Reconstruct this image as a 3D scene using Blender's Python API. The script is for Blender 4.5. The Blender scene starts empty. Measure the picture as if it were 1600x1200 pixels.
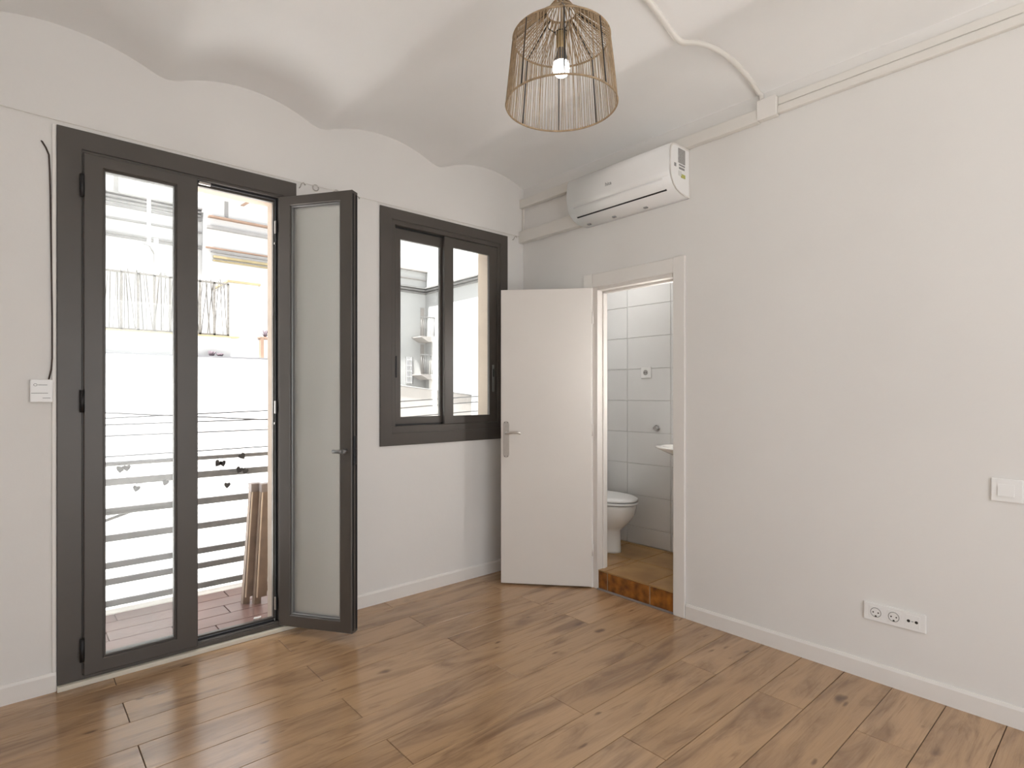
import bpy, bmesh, math, random
from mathutils import Vector, Matrix
random.seed(7)
sc = bpy.context.scene
C = sc.collection
PI = math.pi

# ------------------------------------------------------------------ camera
cam = bpy.data.cameras.new('camera')
cam.sensor_width = 36.0
cam.lens = 881.0 / 1600.0 * 36.0
cam.shift_y = 16.5 / 1600.0
cam.clip_start = 0.05
cam.clip_end = 200
camo = bpy.data.objects.new('camera', cam)
C.objects.link(camo)
camo.location = (-2.957, -3.206, 1.31)
camo.rotation_euler = (PI / 2, 0, math.radians(48.44 - 90.0))
sc.camera = camo

# ------------------------------------------------------------------ world, sun, exposure
w = bpy.data.worlds.new('bright_sky')
sc.world = w
w.use_nodes = True
bg = w.node_tree.nodes['Background']
bg.inputs['Color'].default_value = (0.94, 0.965, 1.0, 1)
bg.inputs['Strength'].default_value = 2.6
sun = bpy.data.lights.new('sun', 'SUN')
sun.energy = 30.0
sun.angle = math.radians(1.0)
sun.color = (1.0, 0.985, 0.965)
suno = bpy.data.objects.new('sun', sun)
C.objects.link(suno)
suno.location = (-6, -3, 12)
suno.rotation_euler = Vector((0.30, 0.10, -0.95)).to_track_quat('-Z', 'Y').to_euler()
sc.view_settings.view_transform = 'Standard'
sc.view_settings.look = 'None'
sc.view_settings.gamma = 1.0
sc.view_settings.use_curve_mapping = False
sc.view_settings.exposure = 0.21
sc.cycles.diffuse_bounces = 6
sc.cycles.max_bounces = 10
sc.cycles.transparent_max_bounces = 16


# ------------------------------------------------------------------ materials
def nd(nt, t, **kw):
    n = nt.nodes.new(t)
    for k, v in kw.items():
        setattr(n, k, v)
    return n


def mat(name, col, rough=0.5, metal=0.0, var=0.0, vscale=3.0, bump=0.0, bscale=40.0, spec=0.5, col2=None, detail=4.0):
    m = bpy.data.materials.new(name)
    m.use_nodes = True
    nt = m.node_tree
    b = nt.nodes['Principled BSDF']
    b.inputs['Roughness'].default_value = rough
    b.inputs['Metallic'].default_value = metal
    b.inputs['Specular IOR Level'].default_value = spec
    b.inputs['Base Color'].default_value = (*col, 1)
    tc = nd(nt, 'ShaderNodeTexCoord')
    if var > 0 or col2:
        n = nd(nt, 'ShaderNodeTexNoise')
        n.inputs['Scale'].default_value = vscale
        n.inputs['Detail'].default_value = detail
        nt.links.new(tc.outputs['Object'], n.inputs['Vector'])
        r = nd(nt, 'ShaderNodeMapRange')
        r.inputs['From Min'].default_value = 0.32
        r.inputs['From Max'].default_value = 0.68
        nt.links.new(n.outputs['Fac'], r.inputs['Value'])
        mx = nd(nt, 'ShaderNodeMix', data_type='RGBA')
        a = col
        c = col2 if col2 else tuple(max(0, x * (1 - var)) for x in col)
        mx.inputs[6].default_value = (*a, 1)
        mx.inputs[7].default_value = (*c, 1)
        nt.links.new(r.outputs['Result'], mx.inputs[0])
        nt.links.new(mx.outputs[2], b.inputs['Base Color'])
    if bump > 0:
        n2 = nd(nt, 'ShaderNodeTexNoise')
        n2.inputs['Scale'].default_value = bscale
        n2.inputs['Detail'].default_value = 5
        nt.links.new(tc.outputs['Object'], n2.inputs['Vector'])
        bp = nd(nt, 'ShaderNodeBump')
        bp.inputs['Strength'].default_value = bump
        bp.inputs['Distance'].default_value = 0.01
        nt.links.new(n2.outputs['Fac'], bp.inputs['Height'])
        nt.links.new(bp.outputs['Normal'], b.inputs['Normal'])
    return m


def glass_mat(name, haze=0.0, tint=(0.97, 0.985, 0.98), film=0.0):
    m = bpy.data.materials.new(name)
    m.use_nodes = True
    nt = m.node_tree
    nt.nodes.remove(nt.nodes['Principled BSDF'])
    out = nt.nodes['Material Output']
    tr = nd(nt, 'ShaderNodeBsdfTransparent')
    tr.inputs['Color'].default_value = (*tint, 1)
    gl = nd(nt, 'ShaderNodeBsdfGlossy')
    gl.inputs['Roughness'].default_value = 0.0
    fr = nd(nt, 'ShaderNodeFresnel')
    fr.inputs['IOR'].default_value = 1.5
    m1 = nd(nt, 'ShaderNodeMixShader')
    nt.links.new(fr.outputs[0], m1.inputs[0])
    nt.links.new(tr.outputs[0], m1.inputs[1])
    nt.links.new(gl.outputs[0], m1.inputs[2])
    last = m1
    if haze > 0:                                   # dust film on the pane
        tl = nd(nt, 'ShaderNodeBsdfTranslucent')
        tl.inputs['Color'].default_value = (0.9, 0.9, 0.9, 1)
        m2 = nd(nt, 'ShaderNodeMixShader')
        m2.inputs[0].default_value = haze
        nt.links.new(m1.outputs[0], m2.inputs[1])
        nt.links.new(tl.outputs[0], m2.inputs[2])
        last = m2
    if film > 0:                                   # diffuse share brightens the pane, dust and painted-in reflection in one
        df = nd(nt, 'ShaderNodeBsdfDiffuse')
        df.inputs['Color'].default_value = (0.78, 0.78, 0.75, 1)
        m3 = nd(nt, 'ShaderNodeMixShader')
        m3.inputs[0].default_value = film
        nt.links.new(last.outputs[0], m3.inputs[1])
        nt.links.new(df.outputs[0], m3.inputs[2])
        last = m3
    nt.links.new(last.outputs[0], out.inputs['Surface'])
    return m


def emis(name, col, s):
    m = bpy.data.materials.new(name)
    m.use_nodes = True
    b = m.node_tree.nodes['Principled BSDF']
    b.inputs['Base Color'].default_value = (*col, 1)
    b.inputs['Emission Color'].default_value = (*col, 1)
    b.inputs['Emission Strength'].default_value = s
    return m


def wood_floor_mat():
    m = bpy.data.materials.new('oak_laminate')
    m.use_nodes = True
    nt = m.node_tree
    L = nt.links.new
    b = nt.nodes['Principled BSDF']
    tc = nd(nt, 'ShaderNodeTexCoord')
    oi = nd(nt, 'ShaderNodeObjectInfo')
    # shift every plank's print by its random number
    mul = nd(nt, 'ShaderNodeVectorMath', operation='SCALE')
    cmb = nd(nt, 'ShaderNodeCombineXYZ')
    for k, f in (('X', 37.0), ('Y', 19.0), ('Z', 11.0)):
        mm = nd(nt, 'ShaderNodeMath', operation='MULTIPLY')
        mm.inputs[1].default_value = f
        L(oi.outputs['Random'], mm.inputs[0])
        L(mm.outputs[0], cmb.inputs[k])
    add = nd(nt, 'ShaderNodeVectorMath', operation='ADD')
    L(tc.outputs['Object'], add.inputs[0])
    L(cmb.outputs[0], add.inputs[1])

    def mapped(sx, sy):
        mp = nd(nt, 'ShaderNodeMapping')
        mp.inputs['Scale'].default_value = (sx, sy, 1)
        L(add.outputs[0], mp.inputs['Vector'])
        return mp.outputs[0]

    def noise(sx, sy, sca, det, dist=0.0, rough=0.55):
        n = nd(nt, 'ShaderNodeTexNoise')
        n.inputs['Scale'].default_value = sca
        n.inputs['Detail'].default_value = det
        n.inputs['Roughness'].default_value = rough
        n.inputs['Distortion'].default_value = dist
        L(mapped(sx, sy), n.inputs['Vector'])
        return n.outputs['Fac']

    def rng(v, a, c):
        r = nd(nt, 'ShaderNodeMapRange')
        r.interpolation_type = 'SMOOTHSTEP'
        r.inputs['From Min'].default_value = a
        r.inputs['From Max'].default_value = c
        L(v, r.inputs['Value'])
        return r.outputs['Result']

    def mix(f, a, c):
        x = nd(nt, 'ShaderNodeMix', data_type='RGBA')
        L(f, x.inputs[0])
        for i, q in ((6, a), (7, c)):
            if isinstance(q, tuple):
                x.inputs[i].default_value = (*q, 1)
            else:
                L(q, x.inputs[i])
        return x.outputs[2]

    def scale(v, f):
        mm = nd(nt, 'ShaderNodeMath', operation='MULTIPLY')
        mm.inputs[1].default_value = f
        L(v, mm.inputs[0])
        return mm.outputs[0]
    plank = mix(oi.outputs['Random'], WOOD[0], WOOD[1])
    cloud = rng(noise(1.3, 6.5, 1.5, 6, 0.8, 0.6), 0.40, 0.76)        # broad darker clouds
    c1 = mix(scale(cloud, 0.95), plank, WOOD[2])
    streak = rng(noise(1.7, 22.0, 1.5, 6, 1.6), 0.54, 0.72)      # grain streaks
    c2 = mix(scale(streak, 0.5), c1, WOOD[3])
    fine = rng(noise(2.2, 190.0, 1.5, 4), 0.42, 0.70)
    c3 = mix(scale(fine, 0.15), c2, WOOD[2])
    light = rng(noise(1.2, 20.0, 1.3, 4, 0.8), 0.55, 0.75)
    c4 = mix(scale(light, 0.22), c3, WOOD[4])
    vo = nd(nt, 'ShaderNodeTexVoronoi')                           # knots
    vo.inputs['Scale'].default_value = 1.0
    mpv = nd(nt, 'ShaderNodeMapping')
    mpv.inputs['Scale'].default_value = (2.6, 6.0, 1)
    L(add.outputs[0], mpv.inputs['Vector'])
    nz = nd(nt, 'ShaderNodeTexNoise')
    nz.inputs['Scale'].default_value = 9.0
    L(add.outputs[0], nz.inputs['Vector'])
    mxv = nd(nt, 'ShaderNodeVectorMath', operation='MULTIPLY_ADD')
    mxv.inputs[1].default_value = (0.22, 0.22, 0.22)
    L(nz.outputs['Color'], mxv.inputs[0])
    L(mpv.outputs[0], mxv.inputs[2])
    L(mxv.outputs[0], vo.inputs['Vector'])
    knot = rng(vo.outputs['Distance'], 0.17, 0.03)
    gate = rng(noise(1.0, 1.0, 2.2, 0), 0.5, 0.6)
    kk = nd(nt, 'ShaderNodeMath', operation='MULTIPLY')
    L(knot, kk.inputs[0])
    L(gate, kk.inputs[1])
    c5 = mix(scale(kk.outputs[0], 0.85), c4, WOOD[5])
    v2 = nd(nt, 'ShaderNodeTexVoronoi')                           # small dark specks along the grain
    v2.inputs['Scale'].default_value = 1.0
    mp2 = nd(nt, 'ShaderNodeMapping')
    mp2.inputs['Scale'].default_value = (5.5, 17.0, 1)
    mp2.inputs['Location'].default_value = (3.3, 1.7, 0)
    L(add.outputs[0], mp2.inputs['Vector'])
    mx2 = nd(nt, 'ShaderNodeVectorMath', operation='MULTIPLY_ADD')
    mx2.inputs[1].default_value = (0.5, 0.5, 0.5)
    L(nz.outputs['Color'], mx2.inputs[0])
    L(mp2.outputs[0], mx2.inputs[2])
    L(mx2.outputs[0], v2.inputs['Vector'])
    sp = rng(v2.outputs['Distance'], 0.20, 0.06)
    g2 = rng(noise(1.0, 2.0, 3.1, 1), 0.55, 0.62)
    k2 = nd(nt, 'ShaderNodeMath', operation='MULTIPLY')
    L(sp, k2.inputs[0])
    L(g2, k2.inputs[1])
    c5 = mix(scale(k2.outputs[0], 0.7), c5, WOOD[5])
    L(c5, b.inputs['Base Color'])
    b.inputs['Roughness'].default_value = 0.27
    rr = nd(nt, 'ShaderNodeMapRange')
    rr.inputs['To Min'].default_value = 0.17
    rr.inputs['To Max'].default_value = 0.25
    L(fine, rr.inputs['Value'])
    L(rr.outputs['Result'], b.inputs['Roughness'])
    b.inputs['Specular IOR Level'].default_value = 0.85
    bp = nd(nt, 'ShaderNodeBump')
    bp.inputs['Strength'].default_value = 0.06
    bp.inputs['Distance'].default_value = 0.002
    L(fine, bp.inputs['Height'])
    L(bp.outputs['Normal'], b.inputs['Normal'])
    return m


WOOD = [(0.445, 0.272, 0.142), (0.51, 0.322, 0.178), (0.225, 0.130, 0.072), (0.215, 0.118, 0.060), (0.64, 0.438, 0.262), (0.11, 0.060, 0.034)]
M = {}
M['wall'] = mat('warm_white_plaster', (0.80, 0.785, 0.765), 0.85, var=0.035, vscale=1.3, bump=0.10, bscale=18, spec=0.2)
M['ceil'] = mat('white_ceiling_plaster', (0.88, 0.878, 0.875), 0.9, var=0.04, vscale=1.6, bump=0.15, bscale=9, spec=0.15)
M['paint'] = mat('white_door_paint', (0.76, 0.725, 0.685), 0.42, var=0.03, vscale=2.0, bump=0.03, bscale=25)
M['trim'] = mat('white_trim_paint', (0.82, 0.795, 0.765), 0.4, var=0.02, vscale=4)
M['plastic'] = mat('white_plastic', (0.87, 0.868, 0.86), 0.28, var=0.015, vscale=5)
M['duct'] = mat('white_duct_plastic', (0.78, 0.755, 0.715), 0.5, var=0.03, vscale=3)
M['alu'] = mat('anthracite_aluminium', (0.090, 0.079, 0.070), 0.38, 0.1, var=0.12, vscale=2.5, bump=0.02, bscale=300)
M['gasket'] = mat('black_gasket', (0.012, 0.012, 0.014), 0.6, var=0.1)
M['bead'] = mat('grey_glazing_bead', (0.2, 0.2, 0.2), 0.35, 0.3, var=0.05)
M['blackm'] = mat('black_hardware', (0.02, 0.02, 0.022), 0.35, 0.4, var=0.1)
M['steel'] = mat('brushed_steel', (0.55, 0.52, 0.49), 0.32, 0.85, var=0.08, vscale=30)
M['chrome'] = mat('chrome', (0.7, 0.7, 0.7), 0.08, 1.0, var=0.02)
M['glass'] = glass_mat('clear_pane')
M['glassd'] = glass_mat('dusty_pane', 0.07)
M['glassg'] = glass_mat('grey_pane', 0.02, (0.98, 0.99, 0.985), 0.3)
M['wood'] = wood_floor_mat()
M['sub'] = mat('dark_joint', (0.05, 0.032, 0.02), 0.8, var=0.2)
M['sill'] = mat('cream_threshold', (0.72, 0.68, 0.58), 0.5, var=0.06)
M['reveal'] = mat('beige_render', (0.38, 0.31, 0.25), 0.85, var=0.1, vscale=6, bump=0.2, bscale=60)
M['jute'] = mat('jute_string', (0.44, 0.32, 0.20), 0.9, var=0.35, vscale=60, bump=0.3, bscale=400)
M['brass'] = mat('aged_brass', (0.42, 0.32, 0.16), 0.35, 0.8, var=0.2, vscale=20)
M['bulb'] = emis('lit_bulb', (1.0, 0.97, 0.94), 14.0)
M['clearbulb'] = mat('bulb_neck', (0.12, 0.12, 0.12), 0.5, var=0.05)
M['greyprint'] = mat('grey_print', (0.28, 0.28, 0.28), 0.5, var=0.05)
M['label'] = mat('grey_label', (0.42, 0.41, 0.40), 0.5, var=0.35, vscale=160, detail=2)
M['labelw'] = mat('white_label', (0.75, 0.75, 0.73), 0.5, var=0.05)
M['labelg'] = mat('green_label', (0.35, 0.42, 0.12), 0.5, col2=(0.55, 0.5, 0.12), vscale=60)
M['bladark'] = mat('socket_hole', (0.03, 0.025, 0.02), 0.6, var=0.1)
M['cable'] = mat('brown_cable', (0.055, 0.035, 0.028), 0.5, var=0.2)
M['wtile'] = mat('white_glazed_tile', (0.78, 0.78, 0.775), 0.14, var=0.02, vscale=4, bump=0.02, bscale=12)
M['grout'] = mat('grey_grout', (0.70, 0.69, 0.67), 0.9, var=0.1)
M['ftile'] = mat('ochre_floor_tile', (0.50, 0.30, 0.115), 0.3, col2=(0.31, 0.165, 0.055), vscale=5.0, bump=0.05, bscale=20, detail=6)
M['rtile'] = mat('amber_marbled_tile', (0.42, 0.155, 0.026), 0.25, col2=(0.11, 0.036, 0.01), vscale=16.0, detail=6)
M['fgrout'] = mat('tan_grout', (0.42, 0.31, 0.19), 0.9, var=0.15, vscale=20)
M['ceramic'] = mat('white_ceramic', (0.82, 0.80, 0.76), 0.1, var=0.01)
M['btile'] = mat('terracotta_deck_tile', (0.20, 0.118, 0.10), 0.4, col2=(0.145, 0.085, 0.072), vscale=4.0, detail=5, bump=0.05, bscale=30)
M['bgrout'] = mat('deck_joint', (0.22, 0.15, 0.12), 0.9, var=0.2)
M['kerb'] = mat('pale_stone', (0.72, 0.70, 0.66), 0.8, var=0.08, vscale=8)
M['rail'] = mat('painted_railing', (0.20, 0.20, 0.195), 0.55, 0.2, var=0.2, vscale=20)
M['fac'] = mat('white_render', (0.64, 0.635, 0.62), 0.9, var=0.02, vscale=0.8, bump=0.1, bscale=20, spec=0.1)
M['fac3'] = mat('pale_grey_render', (0.36, 0.357, 0.35), 0.9, var=0.04, vscale=0.7, bump=0.1, bscale=20, spec=0.1)  # white render coloured darker to hold back its sunlit glare
M['fac2'] = mat('cream_render', (0.27, 0.25, 0.235), 0.9, var=0.05, vscale=0.8, spec=0.1)
M['corn'] = mat('grey_cornice', (0.17, 0.165, 0.16), 0.9, var=0.15, vscale=3)  # on cornices this dark grey paints in their shadow lines
M['terra'] = mat('terracotta_coping', (0.19, 0.125, 0.09), 0.9, var=0.2, vscale=6)  # brown of stand and bracket; on mouldings it paints shadow lines
M['ochre'] = mat('ochre_moulding', (0.22, 0.18, 0.10), 0.9, var=0.15, vscale=6)
M['reed'] = mat('weathered_reed', (0.13, 0.122, 0.11), 0.9, var=0.4, vscale=30)
M['wire'] = mat('grey_wire', (0.10, 0.10, 0.105), 0.6, var=0.1)
M['leaf'] = mat('dry_leaf', (0.045, 0.042, 0.04), 0.8, var=0.3, vscale=30)
M['teak'] = mat('weathered_teak', (0.29, 0.215, 0.16), 0.6, col2=(0.20, 0.15, 0.115), vscale=9)
M['teakl'] = mat('teak_edge', (0.62, 0.5, 0.38), 0.6, var=0.15, vscale=12)
M['tcap'] = mat('grey_cap', (0.30, 0.26, 0.24), 0.6, var=0.15)
M['plant'] = mat('dark_foliage', (0.07, 0.05, 0.06), 0.8, var=0.4, vscale=20)
M['ground'] = mat('courtyard_paving', (0.84, 0.83, 0.81), 0.9, var=0.1, vscale=0.5)
M['terr'] = mat('pale_terrace_stone', (0.27, 0.262, 0.25), 0.8, var=0.08, vscale=2)
M['shut'] = mat('pale_shutter', (0.70, 0.69, 0.66), 0.6, var=0.03)


# ------------------------------------------------------------------ mesh helpers
def B():
    return bmesh.new()


def box(bm, x0, x1, y0, y1, z0, z1, bev=0.0, seg=1):
    v = [bm.verts.new(p) for p in ((x0, y0, z0), (x1, y0, z0), (x1, y1, z0), (x0, y1, z0), (x0, y0, z1), (x1, y0, z1), (x1, y1, z1), (x0, y1, z1))]
    fs = [bm.faces.new([v[i] for i in f]) for f in ((0, 3, 2, 1), (4, 5, 6, 7), (0, 1, 5, 4), (1, 2, 6, 5), (2, 3, 7, 6), (3, 0, 4, 7))]
    if bev > 0:
        es = {e for f in fs for e in f.edges}
        bmesh.ops.bevel(bm, geom=list(es), offset=bev, segments=seg, affect='EDGES', profile=0.6)


def ring(bm, x0, x1, z0, z1, l, r, b, t, y0, y1, bev=0.0):
    """mitred rectangular frame in the x-z plane, front face at y0"""
    o = [(x0, z0), (x1, z0), (x1, z1), (x0, z1)]
    i = [(x0 + l, z0 + b), (x1 - r, z0 + b), (x1 - r, z1 - t), (x0 + l, z1 - t)]
    V = lambda p, y: bm.verts.new((p[0], y, p[1]))
    of, ob = [V(p, y0) for p in o], [V(p, y1) for p in o]
    nf, nb = [V(p, y0) for p in i], [V(p, y1) for p in i]
    fs = []
    for k in range(4):
        j = (k + 1) % 4
        fs.append(bm.faces.new((of[k], of[j], nf[j], nf[k])))
        fs.append(bm.faces.new((ob[k], nb[k], nb[j], ob[j])))
        fs.append(bm.faces.new((of[k], ob[k], ob[j], of[j])))
        fs.append(bm.faces.new((nf[k], nf[j], nb[j], nb[k])))
    if bev > 0:
        es = [e for e in {e for f in fs for e in f.edges} if abs(e.verts[0].co.y - e.verts[1].co.y) < 1e-6 and
              not ((e.verts[0] in of + ob) != (e.verts[1] in of + ob))]
        bmesh.ops.bevel(bm, geom=es, offset=bev, segments=1, affect='EDGES')


def tube(bm, pts, r, n=6, closed=False, caps=True):
    P = [Vector(p) for p in pts]
    rings = []
    up = None
    N = len(P)
    for k in range(N):
        a = P[(k - 1) % N] if (closed or k > 0) else P[k]
        c = P[(k + 1) % N] if (closed or k < N - 1) else P[k]
        d = (c - a).normalized()
        if up is None:
            up = Vector((0, 0, 1)) if abs(d.z) < 0.9 else Vector((1, 0, 0))
        s = d.cross(up).normalized()
        up = s.cross(d).normalized()
        rr = r[k] if isinstance(r, (list, tuple)) else r
        rings.append([bm.verts.new(P[k] + rr * (math.cos(2 * PI * q / n) * s + math.sin(2 * PI * q / n) * up)) for q in range(n)])
    for k in range(N if closed else N - 1):
        a, c = rings[k], rings[(k + 1) % N]
        for q in range(n):
            f = bm.faces.new((a[q], a[(q + 1) % n], c[(q + 1) % n], c[q]))
            f.smooth = True
    if caps and not closed:
        bm.faces.new(rings[0][::-1])
        bm.faces.new(rings[-1])


def lathe(bm, prof, cx, cy, n=24, sx=1.0, sy=1.0, capt=True):
    rs = []
    for r, z in prof:
        rs.append([bm.verts.new((cx + sx * r * math.cos(2 * PI * q / n), cy + sy * r * math.sin(2 * PI * q / n), z)) for q in range(n)])
    for a, c in zip(rs, rs[1:]):
        for q in range(n):
            f = bm.faces.new((a[q], a[(q + 1) % n], c[(q + 1) % n], c[q]))
            f.smooth = True
    if capt:
        bm.faces.new(rs[0][::-1])
        bm.faces.new(rs[-1])


def prism(bm, prof, axis, a0, a1, smooth=False):
    """extrude a 2-D profile along an axis ('x': prof=(y,z); 'y': prof=(x,z); 'z': prof=(x,y))"""
    def p3(p, a):
        return {'x': (a, p[0], p[1]), 'y': (p[0], a, p[1]), 'z': (p[0], p[1], a)}[axis]
    A = [bm.verts.new(p3(p, a0)) for p in prof]
    D = [bm.verts.new(p3(p, a1)) for p in prof]
    n = len(prof)
    for k in range(n):
        f = bm.faces.new((A[k], A[(k + 1) % n], D[(k + 1) % n], D[k]))
        f.smooth = smooth
    bm.faces.new(A[::-1])
    bm.faces.new(D)


def cyl(bm, c, axis, r, h, n=16):
    """short cylinder starting at c along axis vector"""
    a = Vector(axis).normalized()
    tube(bm, [Vector(c), Vector(c) + a * h], r, n)


def wpos(o):
    v = Vector((0, 0, 0))
    while o:
        v += Vector(o.location)
        o = o.parent
    return v


def obj(name, bm, m, parent=None, local=False, flat=True):
    bmesh.ops.recalc_face_normals(bm, faces=bm.faces)
    me = bpy.data.meshes.new(name)
    if not local:
        if parent:
            off = wpos(parent)
        else:
            xs = [v.co for v in bm.verts]
            off = Vector(((min(c.x for c in xs) + max(c.x for c in xs)) / 2, (min(c.y for c in xs) + max(c.y for c in xs)) / 2, min(c.z for c in xs)))
        bmesh.ops.translate(bm, verts=bm.verts, vec=-off)
    bm.to_mesh(me)
    bm.free()
    me.materials.append(M[m])
    o = bpy.data.objects.new(name, me)
    C.objects.link(o)
    if parent:
        o.parent = parent
    elif not local:
        o.location = off
    return o


def empty(name, loc, label, cat, group=None, kind=None, rz=0.0):
    o = bpy.data.objects.new(name, None)
    o.empty_display_size = 0.1
    C.objects.link(o)
    o.location = loc
    o.rotation_euler = (0, 0, rz)
    return tag(o, label, cat, group, kind)


def tag(o, label, cat, group=None, kind=None):
    o['label'] = label
    o['category'] = cat
    if group:
        o['group'] = group
    if kind:
        o['kind'] = kind
    return o


def struct(name, bm, m, label, cat):
    return tag(obj(name, bm, m), label, cat, kind='structure')


# ================================================================== SETTING
XL, YR, ZT = -3.75, -4.5, 3.12        # left wall, rear wall, top of the walls
WT = 0.20                              # window wall thickness


def wall_x(bm, x0, x1, y0, y1, holes, zt=ZT):
    """wall along x with rectangular holes (hx0,hx1,hz0,hz1), sorted by x"""
    x = x0
    for a, c, d, e in holes:
        box(bm, x, a, y0, y1, -0.2, zt)
        if d > -0.2:
            box(bm, a, c, y0, y1, -0.2, d)
        box(bm, a, c, y0, y1, e, zt)
        x = c
    box(bm, x, x1, y0, y1, -0.2, zt)


bm = B()
wall_x(bm, XL, 1.2, 0.0, 0.06, [(-2.775, -1.79, 0.0, 2.47), (-1.185, -0.20, 1.02, 2.47), (0.20, 0.68, 1.45, 2.15)])
wb = struct('wall_back', bm, 'wall', 'white plaster wall holding the balcony door and the sliding window', 'wall')
bm = B()
wall_x(bm, XL, 1.2, 0.06, WT, [(-2.76, -1.842, 0.0, 2.405), (-1.15, -0.285, 1.05, 2.405), (0.20, 0.68, 1.45, 2.15)])
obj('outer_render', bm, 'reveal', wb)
# wall right with the bathroom doorway
bm = B()
for a in ((-0.715, 0.0, -0.2, ZT), (YR, -1.355, -0.2, ZT), (-1.355, -0.715, 2.06, ZT)):
    box(bm, 0.0, 0.10, a[0], a[1], a[2], a[3])
struct('wall_right', bm, 'wall', 'white plaster wall with the bathroom doorway and the air conditioner', 'wall')
bm = B()
box(bm, XL - 0.1, XL, YR, WT, -0.2, ZT)
struct('wall_left', bm, 'wall', 'plain white plaster wall left of the balcony door', 'wall')
bm = B()
wall_x(bm, XL, 0.1, YR - 0.15, YR, [(-3.35, -0.9, 0.0, 2.4)])  # wide opening added so fill light enters from the rear
struct('wall_front', bm, 'wall', 'white wall with a wide open terrace doorway behind the viewer', 'wall')

bm = B()
box(bm, -6.0, 3.0, -10.0, YR - 0.15, -0.3, -0.02)  # unseen slab added to bounce light in through the rear opening
struct('terrace_floor', bm, 'terr', 'pale stone terrace outside the doorway behind the viewer', 'terrace')

# vaulted ceiling
BE = [-4.3, -3.19, -2.385, -1.61, -0.785]
HF = 0.03


def zc(x):
    zb, rise = 2.862, 0.088
    ends = [(BE[i] + HF, BE[i + 1] - HF, zb, zb) for i in range(len(BE) - 1)] + [(BE[-1] + HF, 0.02, zb, 2.885)]
    for a, c, za, zd in ends:
        if a <= x <= c:
            t = (x - a) / (c - a)
            return za + (zd - za) * t + rise * (1 - abs(2 * t - 1) ** 2.1)
    return zb


def zcs(x):
    return sum(zc(x + d) for d in (-0.03, -0.018, -0.006, 0.006, 0.018, 0.03)) / 6 if x < -0.04 else zc(x)


xs = [XL - 0.05 + i * (0.05 - XL + 0.02) / 260 for i in range(261)]
prof = [(x, zcs(x)) for x in xs]
bm = B()
A = [bm.verts.new((x, YR - 0.15, z)) for x, z in prof]
D = [bm.verts.new((x, 0.005, z)) for x, z in prof]
for k in range(len(prof) - 1):
    f = bm.faces.new((A[k], D[k], D[k + 1], A[k + 1]))
    f.smooth = True
struct('ceiling', bm, 'ceil', 'white plaster ceiling of shallow barrel vaults between beams', 'ceiling')
bm = B()
box(bm, XL - 0.15, 1.25, YR - 0.5, WT, ZT - 0.06, ZT + 0.2)  # rear overhang added to keep sun out of the opening
struct('roof_slab', bm, 'fac', 'flat roof slab lying over the whole room', 'roof')

bm = B()
box(bm, -4.2, 1.0, WT, 1.12, ZT - 0.04, ZT + 0.16)  # unseen slab added to keep direct sun off the balcony
struct('upper_balcony', bm, 'fac', 'unseen slab added overhead to shade the balcony from the sun', 'balcony')

# floor: subfloor and every plank
bm = B()
box(bm, XL, 0.0, YR, 0.0, -0.2, -0.004)
fl = struct('floor', bm, 'sub', 'brown oak laminate floor of long staggered planks', 'floor')
ys = [0.0, -0.12]
while ys[-1] > YR + 0.2:
    ys.append(ys[-1] - 0.1940)
G = 0.0013
for k in range(len(ys) - 1):
    y1, y0 = ys[k], ys[k + 1]
    j0 = -2.605 if k % 2 == 0 else -1.892
    joints = sorted(j0 + q * 1.401 for q in range(-3, 4))
    ed = [XL] + [j for j in joints if XL + 0.02 < j < -0.02] + [0.0]
    for a, c in zip(ed, ed[1:]):
        bm = B()
        box(bm, a + G, c - G, y0 + G, y1 - G, -0.008, 0.0, 0.0012)
        obj('plank', bm, 'wood', fl)

# baseboards
BH, BT = 0.085, 0.013


def base(name, segs, label, horiz):
    bm = B()
    for a, c in segs:
        if horiz:
            prism(bm, [(0, 0), (-BT, 0), (-BT, BH - 0.012), (-BT + 0.006, BH), (0, BH)], 'x', a, c)
        else:
            prism(bm, [(0, 0), (-BT, 0), (-BT, BH - 0.012), (-BT + 0.006, BH), (0, BH)], 'y', a, c)
    struct(name, bm, 'trim', label, 'baseboard')


base('baseboard_back', [(XL, -2.811), (-1.752, 0.0)], 'white baseboard along the window wall', True)
base('baseboard_right', [(YR, -1.413), (-0.629, -BT)], 'white baseboard along the wall with sockets', False)

# threshold strip under the balcony door
bm = B()
box(bm, -2.809, -1.70, -0.034, 0.0, 0.0, 0.022, 0.002)
struct('trim_1', bm, 'sill', 'cream threshold strip under the balcony door frame', 'threshold')
# plaster filler beside the balcony door frame
bm = B()
box(bm, -2.826, -2.811, -0.008, 0.0, 0.085, 2.503, 0.002)
struct('trim_2', bm, 'trim', 'narrow plaster strip beside the dark balcony door frame', 'trim')

# ------------------------------------------------------------------ balcony door
d1 = empty('door_1', (-2.28, 0.0, 0.0), 'dark aluminium balcony double door with one leaf swung open', 'door', kind='structure')
bm = B()
ring(bm, -2.809, -1.754, 0.022, 2.503, 0.088, 0.072, 0.022, 0.086, -0.013, 0.0, 0.002)
ring(bm, -2.775, -1.79, 0.022, 2.47, 0.062, 0.058, 0.028, 0.065, -0.006, 0.062, 0.003)
obj('outer_frame', bm, 'alu', d1)
bm = B()
ring(bm, -2.716, -1.846, 0.048, 2.408, 0.012, 0.014, 0.012, 0.014, 0.018, 0.03)
obj('gasket', bm, 'gasket', d1)
bm = B()
ring(bm, -2.714, -1.848, 0.049, 2.405, 0.022, 0.018, 0.018, 0.022, 0.036, 0.06, 0.002)
obj('inner_stop', bm, 'alu', d1)


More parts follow.
